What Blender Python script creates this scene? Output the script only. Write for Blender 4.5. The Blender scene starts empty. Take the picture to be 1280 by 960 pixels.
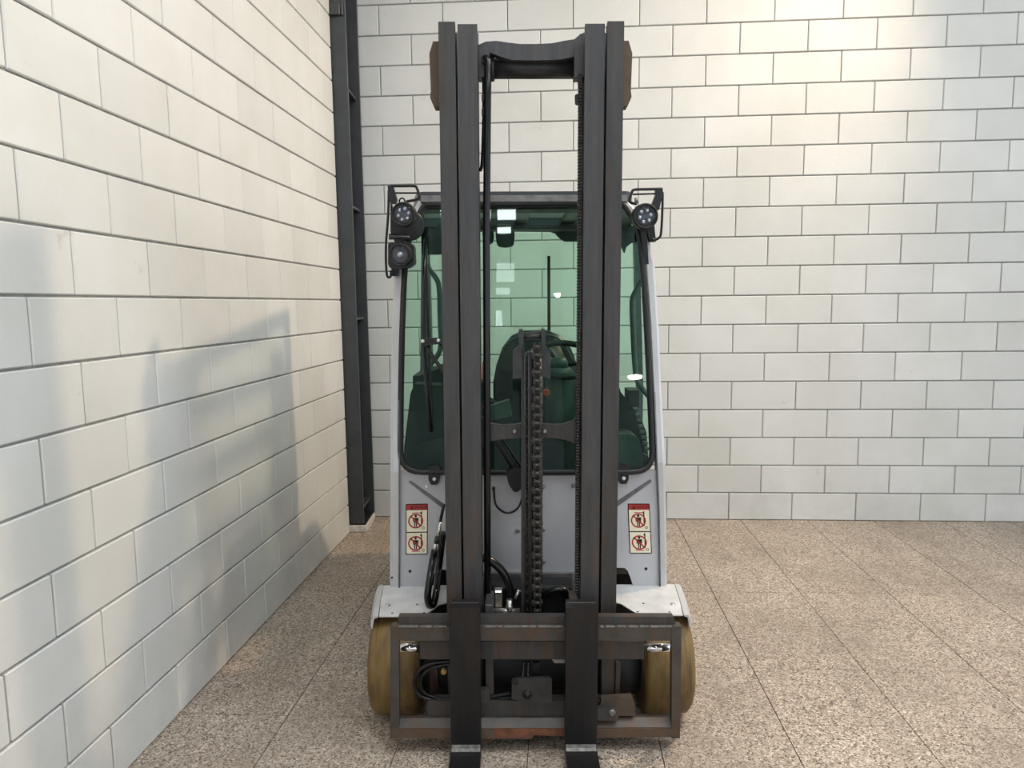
import bpy, bmesh, math, random
from mathutils import Vector, Matrix
random.seed(7)
SC = bpy.context.scene
COL = SC.collection
# ------------------------------------------------------------------ camera
F_PX, PITCH, ROLL, CAM_H = 876.0, .114, -.0116, 1.5607
cam_d = bpy.data.cameras.new('camera')
cam_d.sensor_fit = 'HORIZONTAL'; cam_d.sensor_width = 36.0
cam_d.lens = 36.0 * F_PX / 1280.0
cam_d.clip_start = .02
cam = bpy.data.objects.new('camera', cam_d); COL.objects.link(cam)
cam.matrix_world = Matrix.Translation((0, 0, CAM_H)) @ Matrix.Rotation(math.pi/2 - PITCH, 4, 'X') @ Matrix.Rotation(ROLL, 4, 'Z')
SC.camera = cam
SC.view_settings.view_transform = 'Standard'
SC.view_settings.look = 'None'
SC.view_settings.gamma = 1.0
SC.view_settings.use_curve_mapping = False
SC.view_settings.exposure = 0.0
# ------------------------------------------------------------------ world and lights
W = bpy.data.worlds.new('hall_light'); SC.world = W; W.use_nodes = True
bg = W.node_tree.nodes['Background']
bg.inputs[0].default_value = (.84, .92, 1.0, 1); bg.inputs[1].default_value = 1.46
LAMP = Vector((3.2, 3.95, 4.58))
ld = bpy.data.lights.new('floodlight_lamp', 'SPOT'); ld.energy = 480; ld.color = (1.0, .77, .53)
ld.shadow_soft_size = .13; ld.spot_size = math.radians(112); ld.spot_blend = .75
lo = bpy.data.objects.new('floodlight_lamp', ld); COL.objects.link(lo); lo.location = LAMP
lo.rotation_euler = (Vector((-1.0, 2.9, .6)) - LAMP).to_track_quat('-Z', 'Y').to_euler()
CEIL_Z = 5.5
CEIL_LIGHTS = [(-.45, -3.51, 1.06, .28, 28, 'nearer of two light strips on the hall roof behind the camera'), (-.49, -3.98, 1.0, .18, 28, 'farther of two light strips on the hall roof behind the camera'),
    (-.12, -5.5, .36, .75, 7, 'squarish roof light behind the light strips'), (-.17, -6.3, .29, .3, 7, 'small roof light behind the squarish one'), (-.26, -7.7, .15, .85, 10, 'slim roof light farthest behind the camera'),
    (2.4, 1.6, 1.6, .5, 30, 'roof light above the open floor right of the truck'), (2.6, -1.5, 1.6, .5, 30, 'roof light behind the camera on the right'), (.3, .6, 1.6, .5, 30, 'roof light above the fork tips'), (5.0, 0.2, 1.6, .5, 30, 'roof light farthest to the right')]

# ------------------------------------------------------------------ materials
def nt(name):
    m = bpy.data.materials.new(name); m.use_nodes = True
    t = m.node_tree; b = t.nodes['Principled BSDF']
    return m, t, b
def N(t, kind, **kw):
    n = t.nodes.new(kind)
    for k, v in kw.items():
        if k in n.inputs.keys(): n.inputs[k].default_value = v
        else: setattr(n, k, v)
    return n
def ramp(t, src, stops):
    r = t.nodes.new('ShaderNodeValToRGB'); t.links.new(src, r.inputs[0])
    e = r.color_ramp.elements
    while len(e) < len(stops): e.new(.5)
    for i, (p, c) in enumerate(stops):
        e[i].position = p; e[i].color = (c[0], c[1], c[2], 1) if not isinstance(c, float) else (c, c, c, 1)
    return r.outputs[0]
def mix(t, fac, a, b, mode='MIX'):
    m = t.nodes.new('ShaderNodeMix'); m.data_type = 'RGBA'; m.blend_type = mode
    for s, v in ((m.inputs[0], fac), (m.inputs[6], a), (m.inputs[7], b)):
        if hasattr(v, 'links'): t.links.new(v, s)
        elif isinstance(v, (int, float)): s.default_value = v
        else: s.default_value = (v[0], v[1], v[2], 1)
    return m.outputs[2]
def pos(t, scale=(1, 1, 1)):
    g = t.nodes.new('ShaderNodeNewGeometry'); mp = t.nodes.new('ShaderNodeMapping')
    mp.inputs['Scale'].default_value = scale
    t.links.new(g.outputs['Position'], mp.inputs['Vector']); return mp.outputs[0]
def noise(t, vec, scale, detail=4, rough=.55):
    n = t.nodes.new('ShaderNodeTexNoise'); n.inputs['Scale'].default_value = scale
    n.inputs['Detail'].default_value = detail; n.inputs['Roughness'].default_value = rough
    t.links.new(vec, n.inputs['Vector']); return n.outputs['Fac']
def bump(t, b, h, strength=.2, dist=.005):
    n = t.nodes.new('ShaderNodeBump'); n.inputs['Strength'].default_value = strength; n.inputs['Distance'].default_value = dist
    t.links.new(h, n.inputs['Height']); t.links.new(n.outputs[0], b.inputs['Normal'])

def plain(name, col, rough=.5, metal=0., var=.25, scale=30., bumpy=.0):
    m, t, b = nt(name)
    v = noise(t, pos(t), scale)
    c = ramp(t, v, [(.3, [k*(1-var) for k in col]), (.7, [min(1, k*(1+var)) for k in col])])
    t.links.new(c, b.inputs['Base Color'])
    b.inputs['Roughness'].default_value = rough; b.inputs['Metallic'].default_value = metal
    if bumpy: bump(t, b, noise(t, pos(t), scale*3), bumpy, .003)
    return m

def mat_wall():
    m, t, b = nt('painted_block_wall')
    p = pos(t)
    oi = t.nodes.new('ShaderNodeObjectInfo')
    base = ramp(t, oi.outputs['Random'], [(0, (.70, .70, .675)), (1, (.77, .77, .745))])
    big = ramp(t, noise(t, p, 1.7, 5, .6), [(.35, (.90, .90, .88)), (.65, (1, 1, 1))])
    c = mix(t, 1.0, base, big, 'MULTIPLY')
    scuff = ramp(t, noise(t, p, 5.5, 9, .72), [(.655, 0.), (.70, 1.)])
    c = mix(t, scuff, c, (.60, .585, .55))
    # splash dirt near the floor
    s = t.nodes.new('ShaderNodeSeparateXYZ'); g = t.nodes.new('ShaderNodeNewGeometry'); t.links.new(g.outputs['Position'], s.inputs[0])
    low = ramp(t, s.outputs['Z'], [(.0, 1.), (.45, 0.)])
    grim = ramp(t, noise(t, p, 3.1, 6, .65), [(.42, 0.), (.75, .55)])
    k = t.nodes.new('ShaderNodeMath'); k.operation = 'MULTIPLY'; t.links.new(low, k.inputs[0]); t.links.new(grim, k.inputs[1])
    c = mix(t, k.outputs[0], c, (.42, .41, .38))
    t.links.new(c, b.inputs['Base Color']); b.inputs['Roughness'].default_value = .55
    bump(t, b, noise(t, p, 45, 6, .6), .22, .004)
    return m
def mat_floor():
    m, t, b = nt('speckled_terrazzo')
    p = pos(t)
    oi = t.nodes.new('ShaderNodeObjectInfo')
    def vor(scale):
        v = t.nodes.new('ShaderNodeTexVoronoi'); v.inputs['Scale'].default_value = scale; t.links.new(p, v.inputs['Vector']); return v
    v1 = vor(185); sx = t.nodes.new('ShaderNodeSeparateColor'); t.links.new(v1.outputs['Color'], sx.inputs[0])
    chips = ramp(t, sx.outputs[0], [(0.0, (.06, .046, .036)), (.14, (.15, .118, .09)), (.26, (.38, .305, .235)), (.60, (.47, .385, .305)), (.84, (.62, .525, .43)), (1.0, (.86, .77, .66))])
    v2 = vor(90); sy = t.nodes.new('ShaderNodeSeparateColor'); t.links.new(v2.outputs['Color'], sy.inputs[0])
    c = mix(t, ramp(t, sy.outputs[1], [(.88, 0.), (.93, .55)]), chips, (.27, .20, .15))
    c = mix(t, ramp(t, sy.outputs[2], [(.90, 0.), (.95, .5)]), c, (.68, .60, .50))
    tint = ramp(t, oi.outputs['Random'], [(0, (.93, .92, .92)), (1, (1, 1, 1))])
    c = mix(t, 1.0, c, tint, 'MULTIPLY')
    st = ramp(t, noise(t, pos(t, (1, .7, 1)), 2.1, 7, .65), [(.40, 0.), (.72, .62)])
    c = mix(t, st, c, (.24, .195, .15))
    st2 = ramp(t, noise(t, pos(t, (1.6, .45, 1)), 5.5, 6, .7), [(.56, 0.), (.74, .5)])
    c = mix(t, st2, c, (.16, .125, .095))
    t.links.new(c, b.inputs['Base Color'])
    r = ramp(t, noise(t, p, 6, 5), [(.3, .42), (.7, .65)]); t.links.new(r, b.inputs['Roughness'])
    bump(t, b, sx.outputs[1], .10, .002)
    return m
def mat_steel(name, col, rust=.4, rough=.5, streak=True):
    m, t, b = nt(name)
    p = pos(t, (14, 14, 1.2)) if streak else pos(t, (4, 4, 4))
    c = ramp(t, noise(t, p, 4, 7, .65), [(.3, [k*.72 for k in col]), (.72, [k*1.3 for k in col])])
    if rust > 0:
        f = ramp(t, noise(t, pos(t, (7, 7, 2.0)), 2.2, 8, .7), [(.46, 0.), (.70, rust)])
        if streak:      # the rust sits on the lower half of the mast
            sp = t.nodes.new('ShaderNodeSeparateXYZ'); gg = t.nodes.new('ShaderNodeNewGeometry'); t.links.new(gg.outputs['Position'], sp.inputs[0])
            hz = ramp(t, sp.outputs['Z'], [(.0, 1.), (.75, 1.), (1.0, .35)])
            mm = t.nodes.new('ShaderNodeMath'); mm.operation = 'MULTIPLY'; t.links.new(f, mm.inputs[0]); t.links.new(hz, mm.inputs[1]); f = mm.outputs[0]
        c = mix(t, f, c, (.115, .058, .028))
    sc = ramp(t, noise(t, pos(t, (20, 20, 5)), 9, 9, .75), [(.69, 0.), (.76, .5)])
    c = mix(t, sc, c, (.30, .29, .28))
    t.links.new(c, b.inputs['Base Color']); b.inputs['Roughness'].default_value = rough; b.inputs['Metallic'].default_value = .15
    bump(t, b, noise(t, p, 12, 5), .12, .002)
    return m
def mat_glass(name, tint, haze=.0):
    m = bpy.data.materials.new(name); m.use_nodes = True; t = m.node_tree; t.nodes.clear()
    out = t.nodes.new('ShaderNodeOutputMaterial'); tr = t.nodes.new('ShaderNodeBsdfTransparent'); gl = t.nodes.new('ShaderNodeBsdfGlossy')
    tr.inputs[0].default_value = (*tint, 1); gl.inputs['Roughness'].default_value = .015
    lw = t.nodes.new('ShaderNodeLayerWeight'); pw = t.nodes.new('ShaderNodeMath'); pw.operation = 'POWER'; pw.inputs[1].default_value = 5
    t.links.new(lw.outputs['Facing'], pw.inputs[0]); fr = t.nodes.new('ShaderNodeMath'); fr.operation = 'MULTIPLY_ADD'; fr.inputs[1].default_value = .96; fr.inputs[2].default_value = .028; t.links.new(pw.outputs[0], fr.inputs[0])
    mx = t.nodes.new('ShaderNodeMixShader'); t.links.new(fr.outputs[0], mx.inputs[0]); t.links.new(tr.outputs[0], mx.inputs[1]); t.links.new(gl.outputs[0], mx.inputs[2])
    res = mx.outputs[0]
    if haze:
        df = t.nodes.new('ShaderNodeBsdfDiffuse'); df.inputs[0].default_value = (.55, .62, .60, 1)
        f = ramp(t, noise(t, pos(t, (3, 3, 1.2)), 4, 8, .7), [(.45, 0.), (.8, haze)])
        m2 = t.nodes.new('ShaderNodeMixShader'); t.links.new(f, m2.inputs[0]); t.links.new(res, m2.inputs[1]); t.links.new(df.outputs[0], m2.inputs[2]); res = m2.outputs[0]
    t.links.new(res, out.inputs[0])
    return m
def mat_emit(name, col, s):
    m = bpy.data.materials.new(name); m.use_nodes = True; t = m.node_tree; t.nodes.clear()
    out = t.nodes.new('ShaderNodeOutputMaterial'); e = t.nodes.new('ShaderNodeEmission')
    e.inputs[0].default_value = (*col, 1); e.inputs[1].default_value = s; t.links.new(e.outputs[0], out.inputs[0]); return m
def mat_tyre():
    m, t, b = nt('mustard_tyre')
    c = ramp(t, noise(t, pos(t, (5, 1.3, 1.3)), 4, 7, .65), [(.26, (.070, .044, .018)), (.5, (.18, .110, .034)), (.76, (.27, .178, .062))])
    gr = ramp(t, noise(t, pos(t, (34, 1.1, 1.1)), 1.6, 4, .6), [(.60, 0.), (.68, .7)])
    c = mix(t, gr, c, (.07, .045, .02))
    t.links.new(c, b.inputs['Base Color']); b.inputs['Roughness'].default_value = .55
    bump(t, b, noise(t, pos(t, (1, 4, 4)), 20, 5), .15, .003); return m

M = dict(mortar=plain('shaded_dirty_joint_paint', (.36, .36, .35), .8, 0, .15, 30),  # white joint paint; depth shade and settled dirt put into its grey
    wall=mat_wall(), floor=mat_floor(), grout=plain('dark_floor_joint', (.11, .088, .068), .8),
    column=plain('anthracite_column_paint', (.045, .049, .055), .45, 0, .15, 12),
    plinth=plain('white_plinth_mortar', (.66, .62, .57), .8, 0, .2, 40, .4),
    mast=mat_steel('dark_mast_steel', (.060, .060, .062), .6, .42),
    mast_dark=mat_steel('dark_outer_mast_steel', (.054, .053, .052), .65, .46),
    black=plain('black_plastic', (.012, .012, .013), .42), rubber=plain('black_rubber', (.006, .006, .0065), .25),
    fork=mat_steel('black_fork_steel', (.013, .013, .014), .12, .36), carriage=mat_steel('worn_carriage_steel', (.072, .064, .056), .9, .5, False),
    rusty=mat_steel('rusty_lower_steel', (.11, .075, .052), .95, .6, False), rustred=plain('rust_red_steel', (.17, .062, .032), .7, 0, .5, 25, .4),
    worn=plain('worn_edge_steel', (.17, .16, .15), .45, .3, .5, 60), bare=plain('worn_bare_steel', (.26, .25, .24), .4, .5, .3, 20), chassis=plain('dark_chassis', (.012, .012, .0125), .6, 0, .4, 15),
    chain=plain('greasy_chain_steel', (.048, .043, .037), .45, .3, .6, 120), chaindark=plain('oily_chain_pins', (.02, .018, .016), .35, .4),
    chrome=plain('chrome', (.80, .80, .81), .06, 1, .02), zinc=plain('zinc_fitting', (.72, .71, .66), .25, .9, .1, 60),
    silver=plain('silver_paint', (.58, .58, .585), .32, .18, .06, 6), panel=plain('silver_grey_panel', (.54, .545, .57), .38, .12, .09, 5),
    fender=plain('pale_silver_fender', (.70, .70, .69), .4, .15, .12, 14), groove=plain('dark_grey_groove', (.15, .15, .165), .5),
    tyre=mat_tyre(), glass=mat_glass('green_windscreen_glass', (.735, .895, .812), .03), clear=mat_glass('lens_glass', (.92, .93, .95)),
    reflector=plain('lamp_reflector', (.55, .56, .58), .18, .9, .2, 200), darkref=plain('dark_lamp_bowl', (.06, .06, .065), .25, .5, .3, 200),
    seat=plain('dark_seat_vinyl', (.018, .024, .026), .33, 0, .2, 20), dash=plain('charcoal_dashboard', (.013, .015, .016), .5, 0, .12, 8),
    colcover=plain('grey_steering_column_cover', (.06, .078, .075), .45, 0, .1, 20), lining=plain('dark_roof_lining', (.018, .024, .027), .6), bar=plain('grey_grab_bar', (.06, .078, .082), .4),
    red=plain('label_red', (.48, .03, .025), .45, 0, .08), cream=plain('label_cream', (.95, .88, .66), .45, 0, .05), ink=plain('label_black', (.012, .010, .010), .45),
    knob=plain('orange_red_knob', (.55, .05, .02), .3), white=plain('white_clip', (.8, .8, .8), .3), body=plain('grey_counterweight_paint', (.06, .065, .07), .4, 0, .15, 10),
    ceil=plain('dim_hall_roof', (.20, .21, .22), .8), lamp_on=mat_emit('hall_lamp_bulb', (1, .97, .92), 130),
    paint_dark=plain('dark_bracket_paint', (.030, .030, .031), .4, 0, .3, 30),
)

# ------------------------------------------------------------------ mesh helper
class MB:
    def __init__(s): s.bm = bmesh.new()
    def _add(s, b, bev=0, seg=2, smooth=False):
        if bev > 0:
            bmesh.ops.bevel(b, geom=[e for e in b.edges if len(e.link_faces) == 2 and e.calc_face_angle(0) > .5], offset=bev, segments=seg, affect='EDGES', clamp_overlap=True)
        if smooth:
            for f in b.faces: f.smooth = True
        bmesh.ops.recalc_face_normals(b, faces=b.faces)
        me = bpy.data.meshes.new('t'); b.to_mesh(me); b.free(); s.bm.from_mesh(me); bpy.data.meshes.remove(me); return s
    def box(s, x0, x1, y0, y1, z0, z1, bev=.003, seg=1):
        b = bmesh.new(); bmesh.ops.create_cube(b, size=1)
        for v in b.verts: v.co = ((x0+x1)/2 + v.co.x*(x1-x0), (y0+y1)/2 + v.co.y*(y1-y0), (z0+z1)/2 + v.co.z*(z1-z0))
        return s._add(b, bev, seg)
    def prism(s, pts, ext, bev=0, seg=1):
        b = bmesh.new(); ext = Vector(ext)
        va = [b.verts.new(p) for p in pts]; vb = [b.verts.new(Vector(p)+ext) for p in pts]
        b.faces.new(va); b.faces.new(list(reversed(vb)))
        for i in range(len(pts)):
            j = (i+1) % len(pts); b.faces.new((va[i], vb[i], vb[j], va[j]))
        return s._add(b, bev, seg)
    def loft(s, rings, close=True, cap=True, smooth=False, bev=0):
        b = bmesh.new(); vs = [[b.verts.new(p) for p in r] for r in rings]; n = len(rings[0])
        for a, c in zip(vs, vs[1:]):
            for i in range(n if close else n-1):
                j = (i+1) % n; b.faces.new((a[i], a[j], c[j], c[i]))
        if cap and close: b.faces.new(vs[0]); b.faces.new(list(reversed(vs[-1])))
        s._add(b, bev, 1, False)
        if smooth:
            for f in list(s.bm.faces)[-(len(rings)-1)*n-2:]: f.smooth = True
        return s
    def tube(s, pts, r, n=10, closed=False, sub=0):
        pts = [Vector(p) for p in pts]
        if sub: pts = catmull(pts, sub, closed)
        rings = []; L = len(pts); up = None
        for i, p in enumerate(pts):
            a = pts[(i-1) % L] if (closed or i > 0) else p; c = pts[(i+1) % L] if (closed or i < L-1) else p
            d = (c-a).normalized()
            if up is None: up = d.orthogonal().normalized()
            up = (up - d*up.dot(d)).normalized(); w = d.cross(up)
            rr = r[i] if isinstance(r, (list, tuple)) else r
            rings.append([p + (up*math.cos(2*math.pi*k/n) + w*math.sin(2*math.pi*k/n))*rr for k in range(n)])
        b = bmesh.new(); vs = [[b.verts.new(q) for q in rg] for rg in rings]
        m = L if closed else L-1
        for i in range(m):
            A, C = vs[i], vs[(i+1) % L]
            for k in range(n):
                f = b.faces.new((A[k], A[(k+1) % n], C[(k+1) % n], C[k])); f.smooth = True
        if not closed: b.faces.new(vs[0]); b.faces.new(list(reversed(vs[-1])))
        return s._add(b)
    def cyl(s, p0, p1, r, n=20): return s.tube([p0, p1], r, n)
    def lathe(s, c, axis, prof, n=28):
        # prof: (distance along the axis, radius)
        c = Vector(c); d = Vector(axis).normalized(); u = d.orthogonal().normalized(); w = d.cross(u)
        b = bmesh.new(); vs = [[b.verts.new(c + d*h + (u*math.cos(2*math.pi*k/n) + w*math.sin(2*math.pi*k/n))*max(r, 1e-4)) for k in range(n)] for h, r in prof]
        for A, C in zip(vs, vs[1:]):
            for k in range(n):
                f = b.faces.new((A[k], A[(k+1) % n], C[(k+1) % n], C[k])); f.smooth = True
        b.faces.new(vs[0]); b.faces.new(list(reversed(vs[-1])))
        return s._add(b)
    def mesh(s, name):
        me = bpy.data.meshes.new(name); s.bm.to_mesh(me); s.bm.free(); return me
    def build(s, name, mat, parent=None, label=None):
        return link(name, s.mesh(name), mat, parent, label)
def link(name, me, mat=None, parent=None, label=None):
    o = bpy.data.objects.new(name, me); COL.objects.link(o)
    if mat is not None and not me.materials: me.materials.append(mat)
    if parent is not None:
        o.parent = parent
        if parent.type == 'EMPTY' and 'base_y' in parent: o.location = (0, -parent['base_y'], 0)
    if label: o['label'] = label
    return o
def catmull(p, sub, closed=False):
    out = []; L = len(p)
    for i in range(L if closed else L-1):
        a = p[(i-1) % L] if (closed or i) else p[0]*2-p[1]; b = p[i]; c = p[(i+1) % L]
        d = p[(i+2) % L] if (closed or i+2 < L) else p[-1]*2-p[-2]
        for k in range(sub):
            t = k/sub
            out.append(.5*((2*b)+(c-a)*t+(2*a-5*b+4*c-d)*t*t+(3*b-a-3*c+d)*t**3))
    if not closed: out.append(p[-1].copy())
    return out
def rounded(pts, r, n=5):
    # polygon with rounded corners; r one value or one per corner
    out = []; L = len(pts); pts = [Vector(p) for p in pts]
    for i, p in enumerate(pts):
        q = r[i] if isinstance(r, (list, tuple)) else r
        a, c = pts[i-1]-p, pts[(i+1) % L]-p
        q = min(q, a.length*.49, c.length*.49)
        if q <= 0: out.append(p); continue
        A, C = p+a.normalized()*q, p+c.normalized()*q
        for k in range(n+1):
            t = k/n; out.append(A*(1-t)**2+p*2*t*(1-t)+C*t*t)
    return out

# ------------------------------------------------------------------ setting
def ray(x, y):
    u, v = (x-640)/F_PX, (480-y)/F_PX
    u, v = u*math.cos(ROLL)-v*math.sin(ROLL), u*math.sin(ROLL)+v*math.cos(ROLL)
    return Vector((u, math.cos(PITCH)+v*math.sin(PITCH), -math.sin(PITCH)+v*math.cos(PITCH)))

CH, C0 = .2, .1988                  # course height, top of the lowest course
def struct(o, label=None):
    o['kind'] = 'structure'
    if label: o['label'] = label
    return o
# floor: speckled surround at z 0 with a sunk bed that carries the tiles
UX, VX, VY = -.05, .072, .40
TX0, TY0, TW = 1.434, 2.41, .465
def tile_pt(i, j):
    # lattice corner
    x = TX0 + TW*i; y = TY0 + VY*j
    return Vector((x + VX*(y-2.19), y + UX*(x-1.5), 0))
I0, I1, J0, J1 = -7, 8, -6, 8
me = bpy.data.meshes.new('floor')
inner = [tile_pt(I0, J0), tile_pt(I1, J0), tile_pt(I1, J1), tile_pt(I0, J1)]
outer = [Vector((-9, -14, 0)), Vector((12, -14, 0)), Vector((12, 9, 0)), Vector((-9, 9, 0))]
vs = [tuple(p) for p in inner] + [tuple(p) for p in outer] + [(p.x, p.y, -.005) for p in inner]
fs = [(4, 5, 1, 0), (5, 6, 2, 1), (6, 7, 3, 2), (7, 4, 0, 3), (0, 1, 9, 8), (1, 2, 10, 9), (2, 3, 11, 10), (3, 0, 8, 11), (8, 9, 10, 11)]
me.from_pydata(vs, [], fs); me.materials.append(M['floor']); me.materials.append(M['grout'])
for i in range(4, 9): me.polygons[i].material_index = 1
floor = struct(link('floor', me), 'beige speckled terrazzo tile floor with dark stains')
a, bq, c, d = tile_pt(0, 0), tile_pt(1, 0), tile_pt(1, 1), tile_pt(0, 1)
ctr = (a+bq+c+d)/4
def inset(p, g=.0019):
    v = p-ctr; return Vector((v.x*(1-2*g/TW), v.y*(1-1.0*g/VY), 0))
tm = MB(); tm.prism([inset(p)+Vector((0, 0, -.0048)) for p in (a, bq, c, d)], (0, 0, .0048), .0009)
tile_me = tm.mesh('floor_tile'); tile_me.materials.append(M['floor'])
for i in range(I0, I1):
    for j in range(J0, J1):
        o = link('floor_tile', tile_me, None, floor)
        o.location = (tile_pt(i, j)+tile_pt(i+1, j+1)+tile_pt(i+1, j)+tile_pt(i, j+1))/4
        o.location.z = random.uniform(-.0004, .0004)
# walls
def wall(name, label, origin, direction, length, normal, thick, rows, phase, bl, s0, s1):
    # blocks laid along direction between s0 and s1; backing wall recessed behind the joints
    d = Vector(direction).normalized(); n = Vector(normal).normalized(); o0 = Vector(origin)
    mb = MB(); z1 = C0 + CH*(rows-1)
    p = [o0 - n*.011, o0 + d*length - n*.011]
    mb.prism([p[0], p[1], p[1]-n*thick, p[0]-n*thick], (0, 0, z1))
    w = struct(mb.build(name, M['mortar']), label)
    rot = Matrix((d, n, Vector((0, 0, 1)))).transposed().to_4x4()
    cache = {}
    for r in range(rows):
        za, zb = (0, C0) if r == 0 else (C0+CH*(r-1), C0+CH*r)
        ph = phase + (0 if r % 2 == 0 else .5)*bl
        k = math.floor((s0-ph)/bl)
        while ph + k*bl < s1:
            a, b = max(s0, ph+k*bl), min(s1, ph+(k+1)*bl); k += 1
            if b-a < .03: continue
            key = (round(b-a, 3), round(zb-za, 4))
            if key not in cache:
                q = MB(); q.box(-(b-a)/2+.0030, (b-a)/2-.0030, -.014, 0, -(zb-za)/2+.0042, (zb-za)/2-.0042, .0035)
                cache[key] = q.mesh('wall_block'); cache[key].materials.append(M['wall'])
            o = bpy.data.objects.new('wall_block', cache[key]); COL.objects.link(o); o.parent = w
            c = o0 + d*((a+b)/2) + n*random.uniform(-.0008, .0008) + Vector((0, 0, (za+zb)/2))
            o.matrix_world = Matrix.Translation(c) @ rot @ Matrix.Rotation(random.uniform(-.002, .002), 4, 'Z')
    return w
kY = math.sqrt(1+.0766**2)
LEFT_END = 4.70
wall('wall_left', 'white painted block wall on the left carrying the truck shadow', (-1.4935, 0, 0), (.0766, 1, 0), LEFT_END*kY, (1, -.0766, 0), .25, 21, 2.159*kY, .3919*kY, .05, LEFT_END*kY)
kX = math.sqrt(1+.0653**2)
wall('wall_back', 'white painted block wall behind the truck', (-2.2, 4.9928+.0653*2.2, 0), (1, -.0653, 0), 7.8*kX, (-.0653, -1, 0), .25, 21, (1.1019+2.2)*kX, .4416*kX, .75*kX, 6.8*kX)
#+.0653*2.2+.0085, 0)), Vector((0, 5.0013, 0)), Vector((0, 5.25, 0)), Vector((-2.2, 5.25+.0653*2.2, 0))], (0, 0, C0+CH*20))
# of the block wall behind the steel column')
# hall roof and its lights, above the frame
mb = MB(); mb.box(-6, 11, -40, 6.2, CEIL_Z, CEIL_Z+.1, 0); struct(mb.build('ceiling', M['ceil']), 'dim hall roof above the picture')
for k, (x, y, lx, ly, em, lab) in enumerate(CEIL_LIGHTS):
    e = bpy.data.objects.new('ceiling_light', None); COL.objects.link(e); e.location = (x, y, CEIL_Z)
    e['label'] = lab; e['category'] = 'light'; e['group'] = 'ceiling lights of the hall'
    q = MB(); q.box(-lx/2-.02, lx/2+.02, -ly/2-.02, ly/2+.02, -.05, 0, .004); q.build('light_housing', M['white'], e)
    q = MB(); q.box(-lx/2, lx/2, -ly/2, ly/2, -.056, -.0505, 0); q.build('diffuser', mat_emit('ceiling_light_diffuser', (.93, .97, 1.0), em), e)

for x, y, r, lab in ((.85, -6.38, .055, 'small bright hall lamp mirrored high in the windscreen'), (3.19, -12.0, .16, 'bright hall lamp mirrored low in the windscreen')):
    e = bpy.data.objects.new('hall_lamp', None); COL.objects.link(e); e.location = (x, y, CEIL_Z); e['label'] = lab; e['category'] = 'lamp'
    q = MB(); q.lathe(Vector((0, 0, 0)), (0, 0, -1), [(0, .03), (.04, .03), (.05, r*1.3), (.09, r*1.4)]); q.build('lamp_shade', M['black'], e)
    q = MB(); q.lathe(Vector((0, 0, -.0905)), (0, 0, -1), [(0, r*1.2), (.02, r), (.05, r*.5), (.055, 0)]); q.build('bulb', M['lamp_on'], e)

# steel column in the corner
e = bpy.data.objects.new('steel_column', None); COL.objects.link(e); e.location = (-1.10, 4.86, 0)
e['label'] = 'tall anthracite steel column on a white plinth in the room corner'; e['category'] = 'column'; e['base_y'] = 0.
e['base_y'] = 4.86
cx0, cx1 = -1.24+1.10, -1.037+1.10
q = MB(); q.box(cx0, cx1, 4.715, 4.735, .06, 4.15, .002); q.build('front_flange', M['column'], e)
q = MB(); q.box(cx0, cx1+.022, 4.975, 4.993, .06, 4.15, .002); q.build('rear_flange', M['column'], e)
q = MB(); q.box(cx0+.05, cx0+.065, 4.736, 4.974, .06, 4.15, 0); q.build('web', M['column'], e)
for z in (1.465, 2.205, 2.95, .16):
    q = MB(); q.box(cx0+.0655, cx1-.004, 4.7355, 4.9745, z, z+.016, .001); q.build('stiffener', M['column'], e)
q = MB(); q.box(cx0, cx1+.012, 4.712, 5.0, .05, .0595, .002); q.build('base_plate', M['chassis'], e)
q = MB(); q.box(cx0, cx1+.022, 4.705, 5.005, 0, .0495, .006); q.build('plinth', M['plinth'], e, 'white mortar plinth')
q = MB(); q.box(cx0+.03, cx1-.03, 4.69, 4.7145, 3.40, 3.47, .005); q.box(cx1-.028, cx1-.012, 4.70, 4.7145, 3.40, 3.48, .003); q.build('clamp', M['column'], e)

# floodlight above the frame, the warm lamp of this corner
e = bpy.data.objects.new('floodlight', None); COL.objects.link(e); e.location = LAMP
e['label'] = 'warm floodlight fixed high up on the right above the frame'; e['category'] = 'lamp'
aim = (Vector((-1.0, 2.9, .6)) - LAMP).normalized()
q = MB(); q.lathe(-aim*.04, -aim, [(0, .15), (.0, .16), (.05, .15), (.16, .06), (.2, .05)]); q.build('lamp_housing', M['black'], e)
q = MB(); q.cyl(-aim*.2, Vector((0, 0, CEIL_Z-LAMP.z-.002)), .012); q.build('hanger', M['black'], e)
# ------------------------------------------------------------------ forklift
X0, BY, LEAN = .0565, 2.9, .008
def loc(X, Y, Z):
    return Vector(((X-X0)*math.cos(LEAN) - Z*math.sin(LEAN), Y, (X-X0)*math.sin(LEAN) + Z*math.cos(LEAN)))
def P(x, y, Y):
    # truck-frame point seen at photo pixel (x, y) on the upright plane at depth Y
    d = ray(x, y); t = Y/d.y; return loc(d.x*t, Y, CAM_H + d.z*t)
G0Y, G0Z, GS = 2.715, .93, .192      # windscreen plane: Y = G0Y + GS (z - G0Z)
def PG(x, y, off=0.):
    d = ray(x, y); t = (G0Y + off + GS*(CAM_H-G0Z))/(d.y - GS*d.z); return loc(d.x*t, d.y*t, CAM_H+d.z*t)
T = bpy.data.objects.new('forklift', None); COL.objects.link(T)
T.location = (X0, BY, 0); T.rotation_euler = (0, LEAN, 0); T['base_y'] = BY
T['label'] = 'silver and black electric forklift with a tall lowered mast and mustard wheels'; T['category'] = 'forklift'

ext = lambda dy: Vector((0, dy, 0))
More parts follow.
